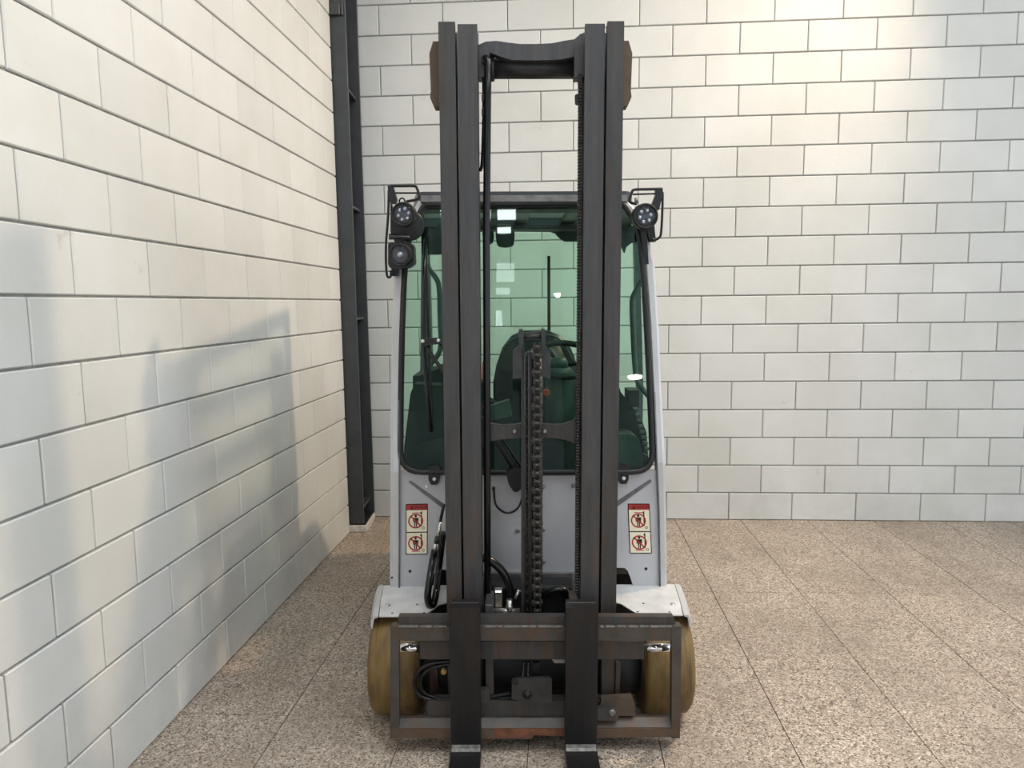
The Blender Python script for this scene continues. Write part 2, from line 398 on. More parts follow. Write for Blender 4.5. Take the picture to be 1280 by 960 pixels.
# ---- mast
def channel(sx, x_in, x_out, yf, yb, z0, z1, open_in):
    # C profile standing upright; the open side faces the truck's middle when open_in
    f, w = .022, .018
    if open_in: pr = [(x_in, yf), (x_out, yf), (x_out, yb), (x_in, yb), (x_in, yb-f), (x_out-w, yb-f), (x_out-w, yf+f), (x_in, yf+f)]
    else: pr = [(x_out, yf), (x_in, yf), (x_in, yb), (x_out, yb), (x_out, yb-f), (x_in+w, yb-f), (x_in+w, yf+f), (x_out, yf+f)]
    q = MB(); q.prism([Vector((sx*a, b, z0)) for a, b in pr], (0, 0, z1-z0), .003); return q
for s in (-1, 1):
    o = channel(s, .2485, .303, 2.40, 2.52, .07, 2.473, True).build('outer_mast_rail', M['mast_dark'], T)
    g = MB(); yb = 2.47
    xs = .304
    g.prism([Vector((s*xs, yb-.02, 2.10+.12)), Vector((s*xs, yb-.02, 2.43)), Vector((s*(xs+.022), yb-.02, 2.43)), Vector((s*(xs+.035), yb-.02, 2.39)), Vector((s*(xs+.032), yb-.02, 2.27)), Vector((s*(xs+.035), yb-.02, 2.25)), Vector((s*(xs+.022), yb-.02, 2.22))], ext(.05), .004)
    g.build('mast_guide_plate', M['rusty'], o)
    channel(s, .176, .2405, 2.402, 2.50, .08, 2.466, True).build('inner_mast_rail', M['mast'], T)
# crossbar with its wavy lower edge
top = [(598, 56), (607, 52), (620, 51), (634, 53), (650, 55), (670, 55), (690, 54), (705, 51), (718, 49), (726, 42), (736, 42)]
bot = [(736, 78), (727, 70), (716, 71), (704, 74), (690, 75), (665, 75.5), (640, 75), (626, 71), (614, 66), (606, 68), (598, 78)]
q = MB(); q.prism([P(x, y, 2.47) for x, y in top+bot], ext(.035), .006, 2); o = q.build('top_crossbar', M['mast'], T)
for xa, xb in ((598, 612), (718, 735)):
    q = MB(); q.prism([P(xa, 60, 2.458), P(xb, 60, 2.458), P(xb, 96, 2.458), P(xa, 96, 2.458)], ext(.06), .004); q.build('crossbar_lug', M['mast'], o)
q = MB(); q.cyl(P(606, 86, 2.53), P(725, 86, 2.53), .033, 24); o = q.build('cross_tube', M['paint_dark'], T)
q = MB(); q.lathe(P(611, 86, 2.53), (1, 0, 0), [(0, .04), (.012, .042), (.02, .04)]); q.build('tube_collar', M['paint_dark'], o); q = MB(); q.lathe(P(719, 86, 2.53), (1, 0, 0), [(0, .04), (.012, .042), (.02, .04)]); q.build('tube_collar', M['paint_dark'], o)
# curved middle cross plate
a = [(600, 519), (606, 525), (614, 529.5), (628, 531.5), (645, 530.5), (655, 529), (672, 529), (690, 531), (703, 530.5), (716, 526), (724, 518), (730, 510)]
b = [(730, 566), (724, 558), (714, 552), (700, 548.5), (682, 547), (650, 547.5), (628, 549), (612, 552), (605, 557), (600, 564)]
q = MB(); q.prism([P(x, y, 2.47) for x, y in a+b], ext(.022), .003); o = q.build('mast_cross_plate', M['mast_dark'], T)
for x in (643, 681): q = MB(); q.lathe(P(x, 539, 2.469), (0, -1, 0), [(0, .008), (.006, .008), (.008, .006)], 6); q.build('plate_bolt', M['bare'], o)
# mast bottom bearings (ribbed shiny rollers seen between the rails)
for xa, xb in ((601.5, 611), (716.5, 726)):
    q = MB(); c0, c1 = P(xa, 722, 2.46), P(xb, 790, 2.46)
    q.prism(rounded([Vector((c0.x, 2.45, c0.z)), Vector((c1.x, 2.45, c0.z)), Vector((c1.x, 2.45, c1.z)), Vector((c0.x, 2.45, c1.z))], [.015, .015, 0, 0]), ext(.06), .003)
    q.build('mast_bearing_block', M['bare'], T)

# ---- lift cylinder and chains in the middle
q = MB(); q.prism([P(651.5, 418, 2.44), P(656, 418, 2.44), P(656, 772, 2.44), P(651.5, 772, 2.44)], ext(.03), .002)
q.prism([P(661, 440, 2.435), P(664.5, 440, 2.435), P(665, 772, 2.435), P(661.5, 772, 2.435)], ext(.03), .002)
c = P(668, 600, 2.50); zt, zb = P(668, 440, 2.5).z, P(668, 775, 2.5).z
q.cyl(Vector((c.x, 2.50, zb)), Vector((c.x, 2.50, zt)), .030, 22)
LC = q.build('lift_cylinder', M['paint_dark'], T)
q = MB(); q.tube([P(655.8, 440, 2.437), P(656.6, 772, 2.437)], .0025, 8); q.tube([P(661, 440, 2.43), P(661.5, 772, 2.43)], .0028, 8); q.build('polished_rod', M['mast'], LC)
# yoke
q = MB()
for pts in ([(649, 412), (653, 411), (655, 416), (653.5, 436), (650, 437), (648, 420)], [(677, 412), (680.5, 411), (683, 417), (681, 437), (678, 437), (676.5, 418)]):
    q.prism([P(x, y, 2.41) for x, y in pts], ext(.06), .002)
q.prism([P(653, 416, 2.43), P(679, 414.5, 2.43), P(679, 425, 2.43), P(653, 425, 2.43)], ext(.04), .004)
q.cyl(P(652, 421, 2.425), P(680, 419.5, 2.425), .008, 14)
YK = q.build('chain_yoke', M['paint_dark'], T)
for pts in ([(649.5, 432), (652, 437), (652, 445), (653, 472), (641, 474), (641, 440), (644, 436)], [(678, 432), (684, 435), (688, 440), (688, 474), (678, 470), (677.5, 445)]):
    q = MB(); q.prism([P(x, y, 2.42) for x, y in pts], ext(.035), .003); q.build('yoke_flap', M['paint_dark'], YK)
# leaf chains: every link a piece of its own, two alternating shapes
def chain(xpx, ya, yb, Y, w, pitch_px, name, parent):
    top, bot = P(xpx, ya, Y), P(xpx+.4, yb, Y); n = int(round((yb-ya)/pitch_px)); step = (top.z-bot.z)/n
    def lk(ww, m, nm):
        q = MB(); h = step*.47
        for k in (-1, 1):
            q.box(k*ww*.30-ww*.17, k*ww*.30+ww*.17, -.006, .010, -h, h, min(.0035, ww*.12), 2)
        q.cyl(Vector((-ww*.5, .001, 0)), Vector((ww*.5, .001, 0)), step*.26, 10)
        me = q.mesh(nm); me.materials.append(m); return me
    A, B = lk(w, M['chain'], name), lk(w*.72, M['chain'], name)
    rail = MB(); rail.box(top.x-w*.30, top.x+w*.30, Y+.004, Y+.016, bot.z, top.z, .001)
    r = rail.build('lift_chain', M['chaindark'], parent)
    for i in range(n):
        o = link(name, A if i % 2 else B, None, r); o.location = (top.x+(bot.x-top.x)*i/n, Y-.004, top.z-step*(i+.5))
    return r
chain(671, 428, 768, 2.42, .040, 10.2, 'chain_link', T)
chain(658.6, 446, 768, 2.455, .013, 11.4, 'chain_link', T)
# edge-on chains beside the inner rails: many tiny links, joined
for sx, Y in ((1, 2.45), (-1, 2.45)):
    q = MB(); zt = P(730, 92, Y).z; zb = P(730, 740, Y).z; x = .166 if sx > 0 else -.196
    q.box(x-.004, x+.004, Y-.008, Y+.012, zb, zt, .001)
    z = zt; k = 0
    while z > zb:
        q.box(x-.007, x+.007, Y-.011, Y+.013, z-.0085, z-.001, .002); z -= .0105; k += 1
    o = q.build('side_lift_chain', M['chain'], T); o['kind'] = 'stuff'
# chain guide strip and eyelet by the upper right chain
q = MB(); q.prism([P(722, 98, 2.50), P(728, 98, 2.50), P(729, 190, 2.50), P(726.5, 180, 2.50)], ext(.01), .002)
q.prism(rounded([P(718.5, 118, 2.47), P(724, 117, 2.47), P(724, 131, 2.47), P(719, 130, 2.47)], .006), ext(.012), .001)
q.build('chain_anchor', M['paint_dark'], T)
# vertical hydraulic pipe left of the middle
q = MB(); q.tube([P(607, 72, 2.45), P(610, 76, 2.44), P(609.5, 120, 2.44), P(608, 300, 2.44), P(609, 560, 2.44), P(609.5, 790, 2.44)], .0125, 14)
o = q.build('hydraulic_pipe', M['rubber'], T)
for y0 in (70, 118, 136): q = MB(); q.box(P(602, y0, 2.45).x, P(612, y0, 2.45).x, 2.443, 2.47, P(606, y0+9, 2.45).z, P(606, y0, 2.45).z, .003); q.build('pipe_clamp', M['paint_dark'], o)
q = MB(); q.tube([P(604, 80, 2.47), P(605, 130, 2.47), P(603, 200, 2.47), P(600, 214, 2.47)], .006, 8, sub=4); q.build('thin_hose', M['rubber'], T)

# ---- fork carriage
YC = 2.29
def plate(pts, Y, dy, bev=.003, r=0):
    q = MB(); p = [P(x, y, Y) for x, y in pts]
    if r: p = rounded(p, r)
    q.prism(p, ext(dy), bev); return q
q = plate([(489, 783), (851, 783), (851, 801), (489, 801)], YC, .035)
CR = q.build('carriage_top_bar', M['carriage'], T)
q = plate([(498, 771), (842, 771), (845, 783.5), (497, 783.5)], YC+.014, .03)
q.build('top_hook_ridge', M['mast_dark'], CR)
notch = [491, 524, 541, 560, 604, 629, 671, 705, 749, 756, 770, 784, 799, 812, 849]
for xa, xb in zip(notch, notch[1:]):
    if xa in (560, 705): continue
    p0, p1 = P(xa+1.3, 783.3, YC), P(xb-1.3, 783.3, YC); q = MB(); q.box(p0.x, p1.x, YC-.0012, YC+.012, p0.z-.0035, p0.z+.0012, .001); q.build('worn_edge', M['worn'], CR)
for x0, x1, b0, b1 in ((488, 498.5, 488, 499), (840, 852, 839.5, 850)):
    q = plate([(x0, 783), (x1, 783), (b1, 923), (b0, 923)], YC-.002, .03); q.build('carriage_side_bar', M['carriage'], T)
pa, pb = P(489, 897, YC+.03), P(850, 911, YC); q = MB(); q.prism([Vector((pa.x, y, z)) for y, z in ((YC+.026, pa.z), (YC, pb.z+.006), (YC, pb.z), (YC+.045, pb.z), (YC+.045, pa.z))], (pb.x-pa.x, 0, 0), .001); LB_ = q.build('carriage_lower_bar', M['carriage'], T)
q = plate([(490, 911), (850, 911), (850, 921), (760, 922), (726, 923), (714, 919), (668, 919), (664, 924), (490, 923)], YC-.004, .034); q.build('lower_hook_lip', M['rusty'], LB_)
q = plate([(618, 911.3), (704, 911.3), (704, 920), (668, 919), (664, 922), (618, 922)], YC-.0055, .003, .0005); q.build('rust_patch', M['rustred'], LB_)
# side-shift cylinder behind the top bar
q = plate([(525, 802), (805, 802), (805, 824), (525, 824)], YC+.03, .05, .006); SH = q.build('sideshift_cylinder', M['mast_dark'], T)
for xa, xb in ((497, 526), (803, 842)):
    q = MB(); q.cyl(P(xa, 809.5, YC+.055), P(xb, 809.5, YC+.055), .0165, 24); q.build('chrome_rod', M['chrome'], SH, 'chrome side-shift rod')
q = plate([(690, 824.5), (706, 824.5), (706, 829), (693, 829)], YC+.03, .02, .001); q.build('rod_clip', M['bare'], SH)
# inner lower bar, centre bracket, latch
q = plate([(534, 876), (762, 876), (762, 897.5), (534, 897.5)], YC+.035, .04, .004); LIB = q.build('inner_lower_bar', M['mast_dark'], T)
q = plate([(640, 850), (647, 848.5), (687, 846.5), (690, 850), (690, 879), (664, 879), (650, 876), (639.5, 874)], YC+.006, .012, .0015, .004); BR = q.build('centre_bracket', M['paint_dark'], T)
q = MB(); q.lathe(P(659, 868, YC+.006), (0, -1, 0), [(-.002, .016), (.004, .016), (.006, .012), (.006, .007), (.012, .007), (.013, .004)], 20); q.build('bracket_bolt', M['chaindark'], BR); q = MB(); q.lathe(P(644, 852.5, YC+.006), (0, -1, 0), [(-.002, .009), (.006, .008), (.008, .005)], 14); q.build('bracket_bolt', M['chaindark'], BR)
q = plate([(749, 885), (752, 875.5), (791, 873), (794, 882), (794, 895), (749, 895)], YC+.012, .035, .003); LT = q.build('fork_stop_block', M['carriage'], T)
q = plate([(747, 886), (770, 882.5), (773.5, 887), (773, 901), (747, 901)], YC-.006, .02, .002, .005); q.build('stop_plate', M['mast_dark'], LT)
q = MB(); q.lathe(P(765, 890.5, YC-.006), (0, -1, 0), [(-.001, .012), (.004, .012), (.004, .008), (.008, .008), (.008, .004), (.004, .0035)], 18); q.build('stop_bolt', M['bare'], LT)
q = plate([(594, 864), (612, 864), (612, 879), (594, 880)], YC+.01, .03, .003); q.build('hose_clamp_block', M['mast_dark'], T)
# carriage uprights that ride inside the inner rails
for s in (-1, 1):
    q = MB(); q.box(s*.150 - .014, s*.150 + .014, 2.335, 2.46, .12, .52, .003)
    q.lathe(Vector((s*.170, 2.45, .44)), (s, 0, 0), [(0, .03), (.03, .03)], 20); q.lathe(Vector((s*.170, 2.45, .20)), (s, 0, 0), [(0, .03), (.03, .03)], 20)
    q.build('carriage_upright', M['mast_dark'], T)
# grey tilt/rail pieces seen through the right opening
q = plate([(752, 824), (768, 824), (768, 880), (752, 880)], 2.37, .02, .002); q.build('mast_foot', M['carriage'], T)
q = plate([(770, 828), (776, 830), (774, 878), (769, 878)], 2.36, .02, .002); q.build('mast_foot_rib', M['mast_dark'], T)

q = MB(); q.box(-.172, .172, 2.47, 2.52, .07, .30, .004); q.build('mast_bottom_plate', M['chassis'], T)
# ---- forks
def fork(xa, xb, lab):
    Yf = 2.248; w0, w1 = P(xa, 850, Yf).x, P(xb, 850, Yf).x
    zt = P(xa, 760, Yf).z
    # side profile (Y, z): shank, rounded heel, blade running out along the floor
    out = [(Yf, zt), (Yf, .056)]
    heel_o = [(Yf-.004, .047), (Yf-.014, .041), (Yf-.03, .038)]
    tipy = Yf-1.05
    low = [(tipy, .020), (tipy-.004, .012), (tipy, .006)]
    back = [(Yf-.03, .006), (Yf+.012, .010), (Yf+.032, .028), (Yf+.038, .06), (Yf+.040, zt)]
    prof = out+heel_o+low+back
    q = MB(); q.prism([Vector((w0, y, z)) for y, z in prof], (w1-w0, 0, 0), .004)
    f = q.build('fork', M['fork'], T, lab)
    q = MB(); q.box(w0+.002, w1-.002, Yf+.0405, Yf+.075, zt-.035, zt, .004); q.build('fork_hook', M['fork'], f)
    q = MB(); q.prism([Vector((w0+.003, y, z)) for y, z in ((Yf-.0005, .058), (Yf-.0045, .0478), (Yf-.0145, .0418), (Yf-.0145, .0395), (Yf+.002, .05))], (w1-w0-.006, 0, 0)); q.build('worn_heel', M['worn'], f)
    return f
fork(562.5, 600.5, 'fork nearer the left wall'); fork(707, 747, 'fork nearer the open floor')

# ---- hoses around the carriage
def hose(pts, r, name='hydraulic_hose', m='rubber', n=12, parent=T):
    q = MB(); q.tube([P(*p) for p in pts], r, n, sub=6); return q.build(name, M[m], parent)
hose([(600, 822, 2.345), (566, 826, 2.335), (540, 829, 2.335), (524, 838, 2.335), (518, 852, 2.335), (523, 867, 2.335), (540, 875, 2.335), (570, 878, 2.335), (604, 872, 2.335), (640, 866, 2.335)], .0068)
hose([(600, 828, 2.355), (570, 829, 2.345), (545, 833, 2.345), (530, 842, 2.345), (526, 854, 2.345), (531, 866, 2.345), (548, 873, 2.345), (575, 876, 2.345), (606, 875, 2.345), (640, 871, 2.345)], .0068)
hose([(655, 826, 2.36), (654, 840, 2.35), (653, 852, 2.33)], .006); hose([(661, 826, 2.36), (660, 840, 2.35), (660, 852, 2.33)], .006)
q = plate([(666, 829), (674, 829), (674, 840), (671, 846), (667, 846)], 2.35, .02, .002); q.build('hose_fitting', M['chassis'], T)
q = MB(); q.lathe(P(555, 838.5, 2.40), (0, -1, 0), [(0, .012), (.01, .012), (.012, .008)], 16); q.build('brass_plug', plain('brass_plug', (.55, .36, .12), .35, .8), T)
q = plate([(537, 836), (546, 833), (548, 862), (538, 868)], 2.41, .03, .004); q.build('axle_cover', plain('dark_red_brown_axle', (.045, .02, .02), .35), T)
# hoses and fittings just above the carriage
hose([(598, 700, 2.50), (606, 698, 2.50), (620, 706, 2.50), (632, 720, 2.50), (637, 735, 2.50), (638, 748, 2.50)], .0155)
hose([(672, 748, 2.53), (690, 738, 2.52), (705, 738, 2.52), (714, 748, 2.53), (716, 770, 2.54)], .013)
hose([(700, 740, 2.54), (706, 748, 2.54), (708, 775, 2.54)], .005)
q = MB(); q.box(P(618, 750, 2.46).x, P(628, 750, 2.46).x, 2.46, 2.50, P(618, 760, 2.46).z, P(618, 739, 2.46).z, .004)
q.cyl(P(617, 764, 2.455), P(650, 764, 2.455), .012, 16); q.lathe(P(637, 764, 2.45), (0, 0, 1), [(0, .012), (.012, .013), (.022, .013), (.024, .010), (.045, .010)], 12)
q.cyl(P(644, 748, 2.47), P(649, 738, 2.47), .008, 10)
q.build('valve_block', M['zinc'], T)
# left hose with the silver crimp
L1 = [(553, 642, 2.60), (549.5, 655, 2.60)]
q = MB(); q.tube([P(555, 630, 2.60), P(550, 654, 2.60)], .006, 8); q.build('hose_pipe', M['rubber'], T)
q = MB(); q.tube([P(551.5, 652, 2.60), P(547, 673, 2.60)], .0078, 12); q.tube([P(545.5, 678, 2.60), P(543, 690, 2.60)], .0085, 12); q.build('hose_crimp', M['zinc'], T, 'shiny zinc hose crimp')
q = MB(); q.tube([P(547.2, 671, 2.60), P(545.3, 679, 2.60)], .0105, 6); q.build('hose_nut', M['paint_dark'], T)
hose([(543.5, 688, 2.60), (541, 700, 2.60), (537, 725, 2.54), (534.5, 745, 2.52), (537, 756, 2.52), (542, 754, 2.53), (545.5, 738, 2.55), (548, 715, 2.64), (551, 690, 2.64), (554, 665, 2.64)], .0135)

# ---- wheels
def wheel(s, yc, r, xin, xout, front):
    q = MB(); c = Vector((0, yc, r)); w = xout-xin
    prof = [(xin, r-.06), (xin+.004, r-.016), (xin+.016, r-.003), (xin+w*.35, r), (xin+w*.65, r), (xout-.02, r-.004), (xout-.006, r-.02), (xout, r-.06)]
    q.lathe(Vector((0, yc, r)), (s, 0, 0), prof, 56)
    t = q.build('drive_wheel' if front else 'rear_wheel', M['tyre'], T)
    q = MB(); q.lathe(Vector((0, yc, r)), (s, 0, 0), [(xin-.002, r-.075), (xout+.002, r-.061), (xout+.004, r-.07), (xout-.02, r-.09), (xout-.02, .05), (xout+.01, .045), (xout+.012, .0)], 32); q.build('rim', M['body'], t)
    for k in range(6):
        a = k*math.pi/3; q = MB(); q.lathe(Vector((s*(xout-.021), yc+math.cos(a)*.085, r+math.sin(a)*.085)), (s, 0, 0), [(0, .011), (.014, .011), (.016, .007)], 6); q.build('wheel_nut', M['zinc'], t)
for s in (-1, 1):
    wheel(s, 2.575, .206, .412, .598, True)
    wheel(s, 4.00, .19, .30, .47, False)
# ---- fenders
for s in (-1, 1):
    yf, yb, z = 2.452, 2.685, .422
    def F(x, y, dz=0): return Vector((s*x, y, z+dz))
    q = MB(); pts = [F(.556, yf), F(.40, yf), F(.372, yf+.045), F(.345, yf+.10), F(.30, yf+.125), F(.26, yf+.13), F(.26, yb+.05), F(.590, yb+.05), F(.583, yb-.02), F(.572, yb-.12)]
    q.prism(pts, (0, 0, .004), .001); fd = q.build('fender', M['fender'], T)
    # slanted outer flange, curving down outwards
    rings = []
    for y, xi, xo, dz in ((yf-.004, .559, .586, -.012), (yf+.06, .567, .596, -.008), (yf+.14, .577, .606, -.004), (yf+.22, .586, .612, 0), (yb+.05, .592, .616, 0)):
        rings.append([Vector((s*xi, y, z+.006)), Vector((s*(xo-.010), y, z+.005)), Vector((s*xo, y, z-.004+dz)), Vector((s*xo, y, z-.03+dz)), Vector((s*(xo-.005), y, z-.03+dz)), Vector((s*(xo-.013), y, z-.004)), Vector((s*xi, y, z+.001))])
    q = MB(); q.loft(rings); q.build('fender_flange', M['silver'], fd)
    for x, y, r in ((.512, yf+.025, .0045), (.395, yf+.027, .0045), (.43, yf+.10, .0045)):
        q = MB(); q.lathe(F(x, y, .004), (0, 0, 1), [(-.001, r), (.0008, r), (.0015, r*.6)], 12); q.build('fender_screw', M['chaindark'], fd)
    q = MB(); q.lathe(F(.54, yf+.09, .004), (0, 0, 1), [(-.001, .011), (.004, .010), (.006, .006)], 14); q.build('fender_bolt', M['zinc'], fd)
    # inner wheel-arch wall
    q = MB(); q.box(s*.30-.01 if s > 0 else -.31, .31 if s > 0 else -.29, 2.70, 2.95, .10, .41, .004); q.build('wheel_arch', M['chassis'], T)

# ---- chassis
q = MB(); q.box(-.30, .30, 2.62, 3.0, .05, .40, .01); q.lathe(Vector((-.40, 2.575, .206)), (1, 0, 0), [(0, .13), (.05, .15), (.10, .13), (.70, .13), (.75, .15), (.80, .13)], 28); q.box(-.24, .24, 2.545, 2.64, .14, .50, .01); q.cyl(Vector((-.36, 2.575, .208)), Vector((.36, 2.575, .208)), .07, 20); q.build('drive_axle', M['chassis'], T)
q = MB(); q.box(-.50, .50, 2.96, 3.9, .10, .40, .02); q.build('chassis', M['chassis'], T)
# counterweight with rounded rear
prof = rounded([Vector((-.59, 3.45, .12)), Vector((.59, 3.45, .12)), Vector((.59, 4.05, .12)), Vector((.36, 4.22, .12)), Vector((-.36, 4.22, .12)), Vector((-.59, 4.05, .12))], .1)
q = MB(); q.prism([p+Vector((0, 0, .22)) for p in prof], (0, 0, .60), .02, 2); q.build('counterweight', M['silver'], T)

# ---- cab: front panel
FY = 2.722
outl = [(499.5, 588), (822, 588), (826.5, 735.5), (796, 734.5), (791, 731), (788, 722), (785, 714), (781, 710), (770, 709.5), (727, 716), (600, 716), (553, 712), (546, 712), (541, 720), (534, 734), (529, 738), (499, 738)]
q = MB(); q.prism([P(x, y, FY) for x, y in outl], ext(.02), .003); PN = q.build('front_panel', M['panel'], T)
# pressed centre field standing a little proud, with its screws
q = MB(); q.prism([P(x, y, FY-.004) for x, y in [(603, 596), (728, 594), (728, 715), (603, 715)]], ext(.0038), .002); q.build('centre_field', M['panel'], PN)
for pts in ([(511, 590), (527, 589), (527, 606), (553, 628), (553, 641), (509, 603)], [(812, 589), (797, 589), (797, 604), (776, 619), (773, 632), (813, 601)]):
    pass
for pts in ([(510.5, 602.5), (513, 600.5), (555, 630), (555, 637)], [(813, 599), (815, 602), (772, 633), (772, 626)]):
    q = MB(); q.prism([P(x, y, FY-.003) for x, y in pts], ext(.0029), .001); q.build('crease_shade_strip', M['groove'], PN)  # crease shade put in as thin dark grey strips on the panel
for x, y in ((679, 608), (717, 607), (647, 663), (679, 662), (679, 702), (646, 612)): q = MB(); q.lathe(P(x, y, FY-.004), (0, -1, 0), [(-.001, .010), (.003, .010), (.007, .006)], 10); q.build('panel_screw', M['bare'], PN)
for x, y in ((512.5, 714), (807.5, 711)): q = MB(); q.lathe(P(x, y, FY), (0, -1, 0), [(-.001, .0065), (.0012, .006)], 12); q.build('panel_plug', M['ink'], PN)
q = MB(); q.lathe(P(533, 608, FY), (0, -1, 0), [(-.001, .006), (.004, .005)], 10); q.build('panel_button', M['white'], PN); q = MB(); q.lathe(P(785.5, 606, FY), (0, -1, 0), [(-.001, .006), (.004, .005)], 10); q.build('panel_button', M['white'], PN)
q = plate([(598, 717), (730, 717), (730, 722.5), (598, 722.5)], 2.70, .02, .001); q.build('panel_edge', M['bare'], PN)
# side bodywork behind the panel wings
for s in (-1, 1):
    q = MB(); x = .567*s
    q.prism([Vector((x, 2.78, .40)), Vector((x, 3.0, .36)), Vector((x, 3.42, .36)), Vector((x, 3.45, .60)), Vector((x, 2.95, .52)), Vector((x*.97, 2.80, .80))], (-.02*s, 0, 0), .003)
    q.build('side_sill', M['silver'], T)
# ---- A pillars
def pillar(st):
    rings = []
    for xo, xi, y, Y in st:
        a, b = P(xo, y, Y), P(xi, y, Y); m = (b-a)
        rings.append([a+Vector((0, .035, 0)), a+m*.12+Vector((0, .008, 0)), a+m*.4, b, b+Vector((0, .05, 0)), a+m*.2+Vector((0, .085, 0))])
    q = MB(); q.loft(rings, smooth=False); return q
def gy(y): return PG(660, y).y
lp = [(485.5, 499, 738, FY-.006), (485.6, 499.5, 680, FY-.006), (486, 499.5, 590, gy(590)-.004), (486.5, 499, 500, gy(500)-.004), (488, 500, 400, gy(400)-.004), (491, 503, 340, gy(340)-.004), (499, 512, 296, gy(296)-.004), (515, 524, 262, gy(262)-.004), (522, 530, 251, gy(253)-.004)]
rp = [(835.5, 825, 736, FY-.006), (834.5, 823.5, 640, FY-.006), (833.5, 821, 578, gy(580)-.004), (828.5, 818, 490, gy(490)-.004), (825, 814.5, 410, gy(410)-.004), (820, 809, 330, gy(330)-.004), (812, 801, 292, gy(296)-.004), (799, 788, 264, gy(264)-.004), (785, 777, 250, gy(252)-.004)]
for st in (lp, rp):
    q = pillar(st); pl = q.build('front_pillar', M['silver'], T)
    q = MB(); q.tube([P(xi-.2*(1 if xi > xo else -1), y, Y-.003) for xo, xi, y, Y in st[:4]], .0035, 8); q.build('pillar_groove', M['groove'], pl)
q = MB()
for x, y in ((490, 722),): q.lathe(P(x, y, FY-.006), (-.4, -1, 0), [(-.004, .004), (.0025, .004)], 10)
q.build('pillar_rivet', M['ink'], PN)
# ---- windscreen
wo = [(530, 256), (779, 254), (798, 284), (804, 335), (808, 400), (812.5, 490), (816.5, 590), (500.5, 590), (501, 490), (503, 400), (506, 335), (511, 295)]
rad = [.02, .02, .06, .2, .2, .2, .085, .085, .2, .2, .2, .1]
gl = rounded([PG(x, y) for x, y in wo], rad, 6)
q = MB(); q.prism(gl, (0, .006, 0)); WS = q.build('windscreen', M['glass'], T, 'green tinted windscreen')
q = MB(); q.tube(gl, .0125, 10, closed=True); q.build('windscreen_seal', M['black'], WS)
for x0, x1 in ((535.5, 549.5), (772, 786)):
    q = MB(); ya = 582 if x0 < 600 else 581
    p = [P(x0, ya, 2.700), P(x1, ya, 2.700), P(x1, ya+18, 2.700), P(x1-3, ya+24, 2.700), P(x0+3, ya+24, 2.700), P(x0, ya+18, 2.700)]
    q.prism(rounded(p, .006), ext(.022), .003); o = q.build('windscreen_clip', M['black'], WS)
    q = MB(); q.lathe(P((x0+x1)/2+.5, ya+17, 2.699), (0, -1, 0), [(-.002, .0075), (.004, .007), (.006, .004)], 14); q.build('clip_screw', M['white'], o)
# ---- roof
zr = PG(660, 254).z; yr = PG(660, 254).y
q = MB(); a0, a1 = PG(524, 251).x, PG(786, 250).x
ro = rounded([Vector((a0, yr-.012, zr)), Vector((a1, yr-.012, zr)), Vector((a1+.03, yr+.10, zr)), Vector((a1+.17, 3.84, zr)), Vector((a0-.16, 3.84, zr)), Vector((a0-.03, yr+.10, zr))], .03)
cc = Vector(((a0+a1)/2, (yr+3.80)/2, zr)); ri = [cc + Vector(((p.x-cc.x)*.90, (p.y-cc.y)*.90-.02, 0)) for p in ro]
b_ = bmesh.new(); n_ = len(ro)
V4 = [[b_.verts.new(p+Vector((0, 0, h))) for p in L_] for L_, h in ((ro, 0), (ro, .045), (ri, .045), (ri, 0))]
for k_ in range(4):
    A_, B_ = V4[k_], V4[(k_+1) % 4]
    for i_ in range(n_): b_.faces.new((A_[i_], A_[(i_+1) % n_], B_[(i_+1) % n_], B_[i_]))
q = MB(); q._add(b_, .006, 1)
RF = q.build('cab_roof', M['body'], T)
for k_ in (-.24, 0., .24):
    q = MB(); q.box(cc.x+k_-.036, cc.x+k_+.036, yr+.05, 3.76, zr+.004, zr+.030, .006); q.build('roof_slat', M['body'], RF)
q = MB(); q.prism([p+Vector((0, 0, .034)) for p in ri], (0, 0, .005)); q.build('roof_glass', mat_glass('tinted_roof_glass', (.83, .87, .86)), RF)
q = MB(); q.box(a0+.01, a1-.01, yr-.016, yr-.0125, zr+.004, zr+.03, .001); q.build('roof_front_strip', M['bare'], RF)
q = MB(); q.box(a0, a1, yr+.03, yr+.16, zr-.02, zr-.001, .006); q.build('roof_lining', M['lining'], RF)
q = MB(); q.box(a0, a1, 3.62, 3.76, zr-.03, zr-.001, .008); q.build('rear_lining', M['lining'], RF)
# rear frame with the arched opening
RY = 3.78
hd = [(526, 282), (795, 282), (799, 300), (797, 302), (789, 304), (783, 309), (781, 316), (776, 306), (740, 302), (706, 301.5), (700, 298), (694, 291.5), (688, 289.5), (600, 288.5), (570, 290), (562, 306), (556, 317), (548, 318), (527, 318)]
q = MB(); q.prism([P(x, y, RY) for x, y in hd], ext(.03), .003); q.build('rear_header', M['lining'], T)
for pts in ([(527, 282), (535, 282), (541, 480), (541, 556), (528, 556), (525, 480)], [(793, 282), (799, 282), (804, 480), (803, 556), (794, 556), (797, 480)]):
    q = MB(); q.prism([P(x, y, RY) for x, y in pts], ext(.06), .006); q.build('rear_pillar', M['bar'], T)
q = MB(); p0 = [P(x, y, RY+.05) for x, y in ((530, 292), (795, 292), (800, 470), (528, 470))]; q.prism(p0, ext(.004)); q.build('rear_window', mat_glass('rear_glass', (.97, .99, .98)), T)
q = MB(); q.tube([P(686, 320, RY+.02), P(686.5, 470, RY+.02)], .0085, 8); q.build('rear_wiper', M['black'], T)
# side B posts
for pts in ([(512, 300), (514, 560)], [(803.5, 310), (803, 560)]):
    pass
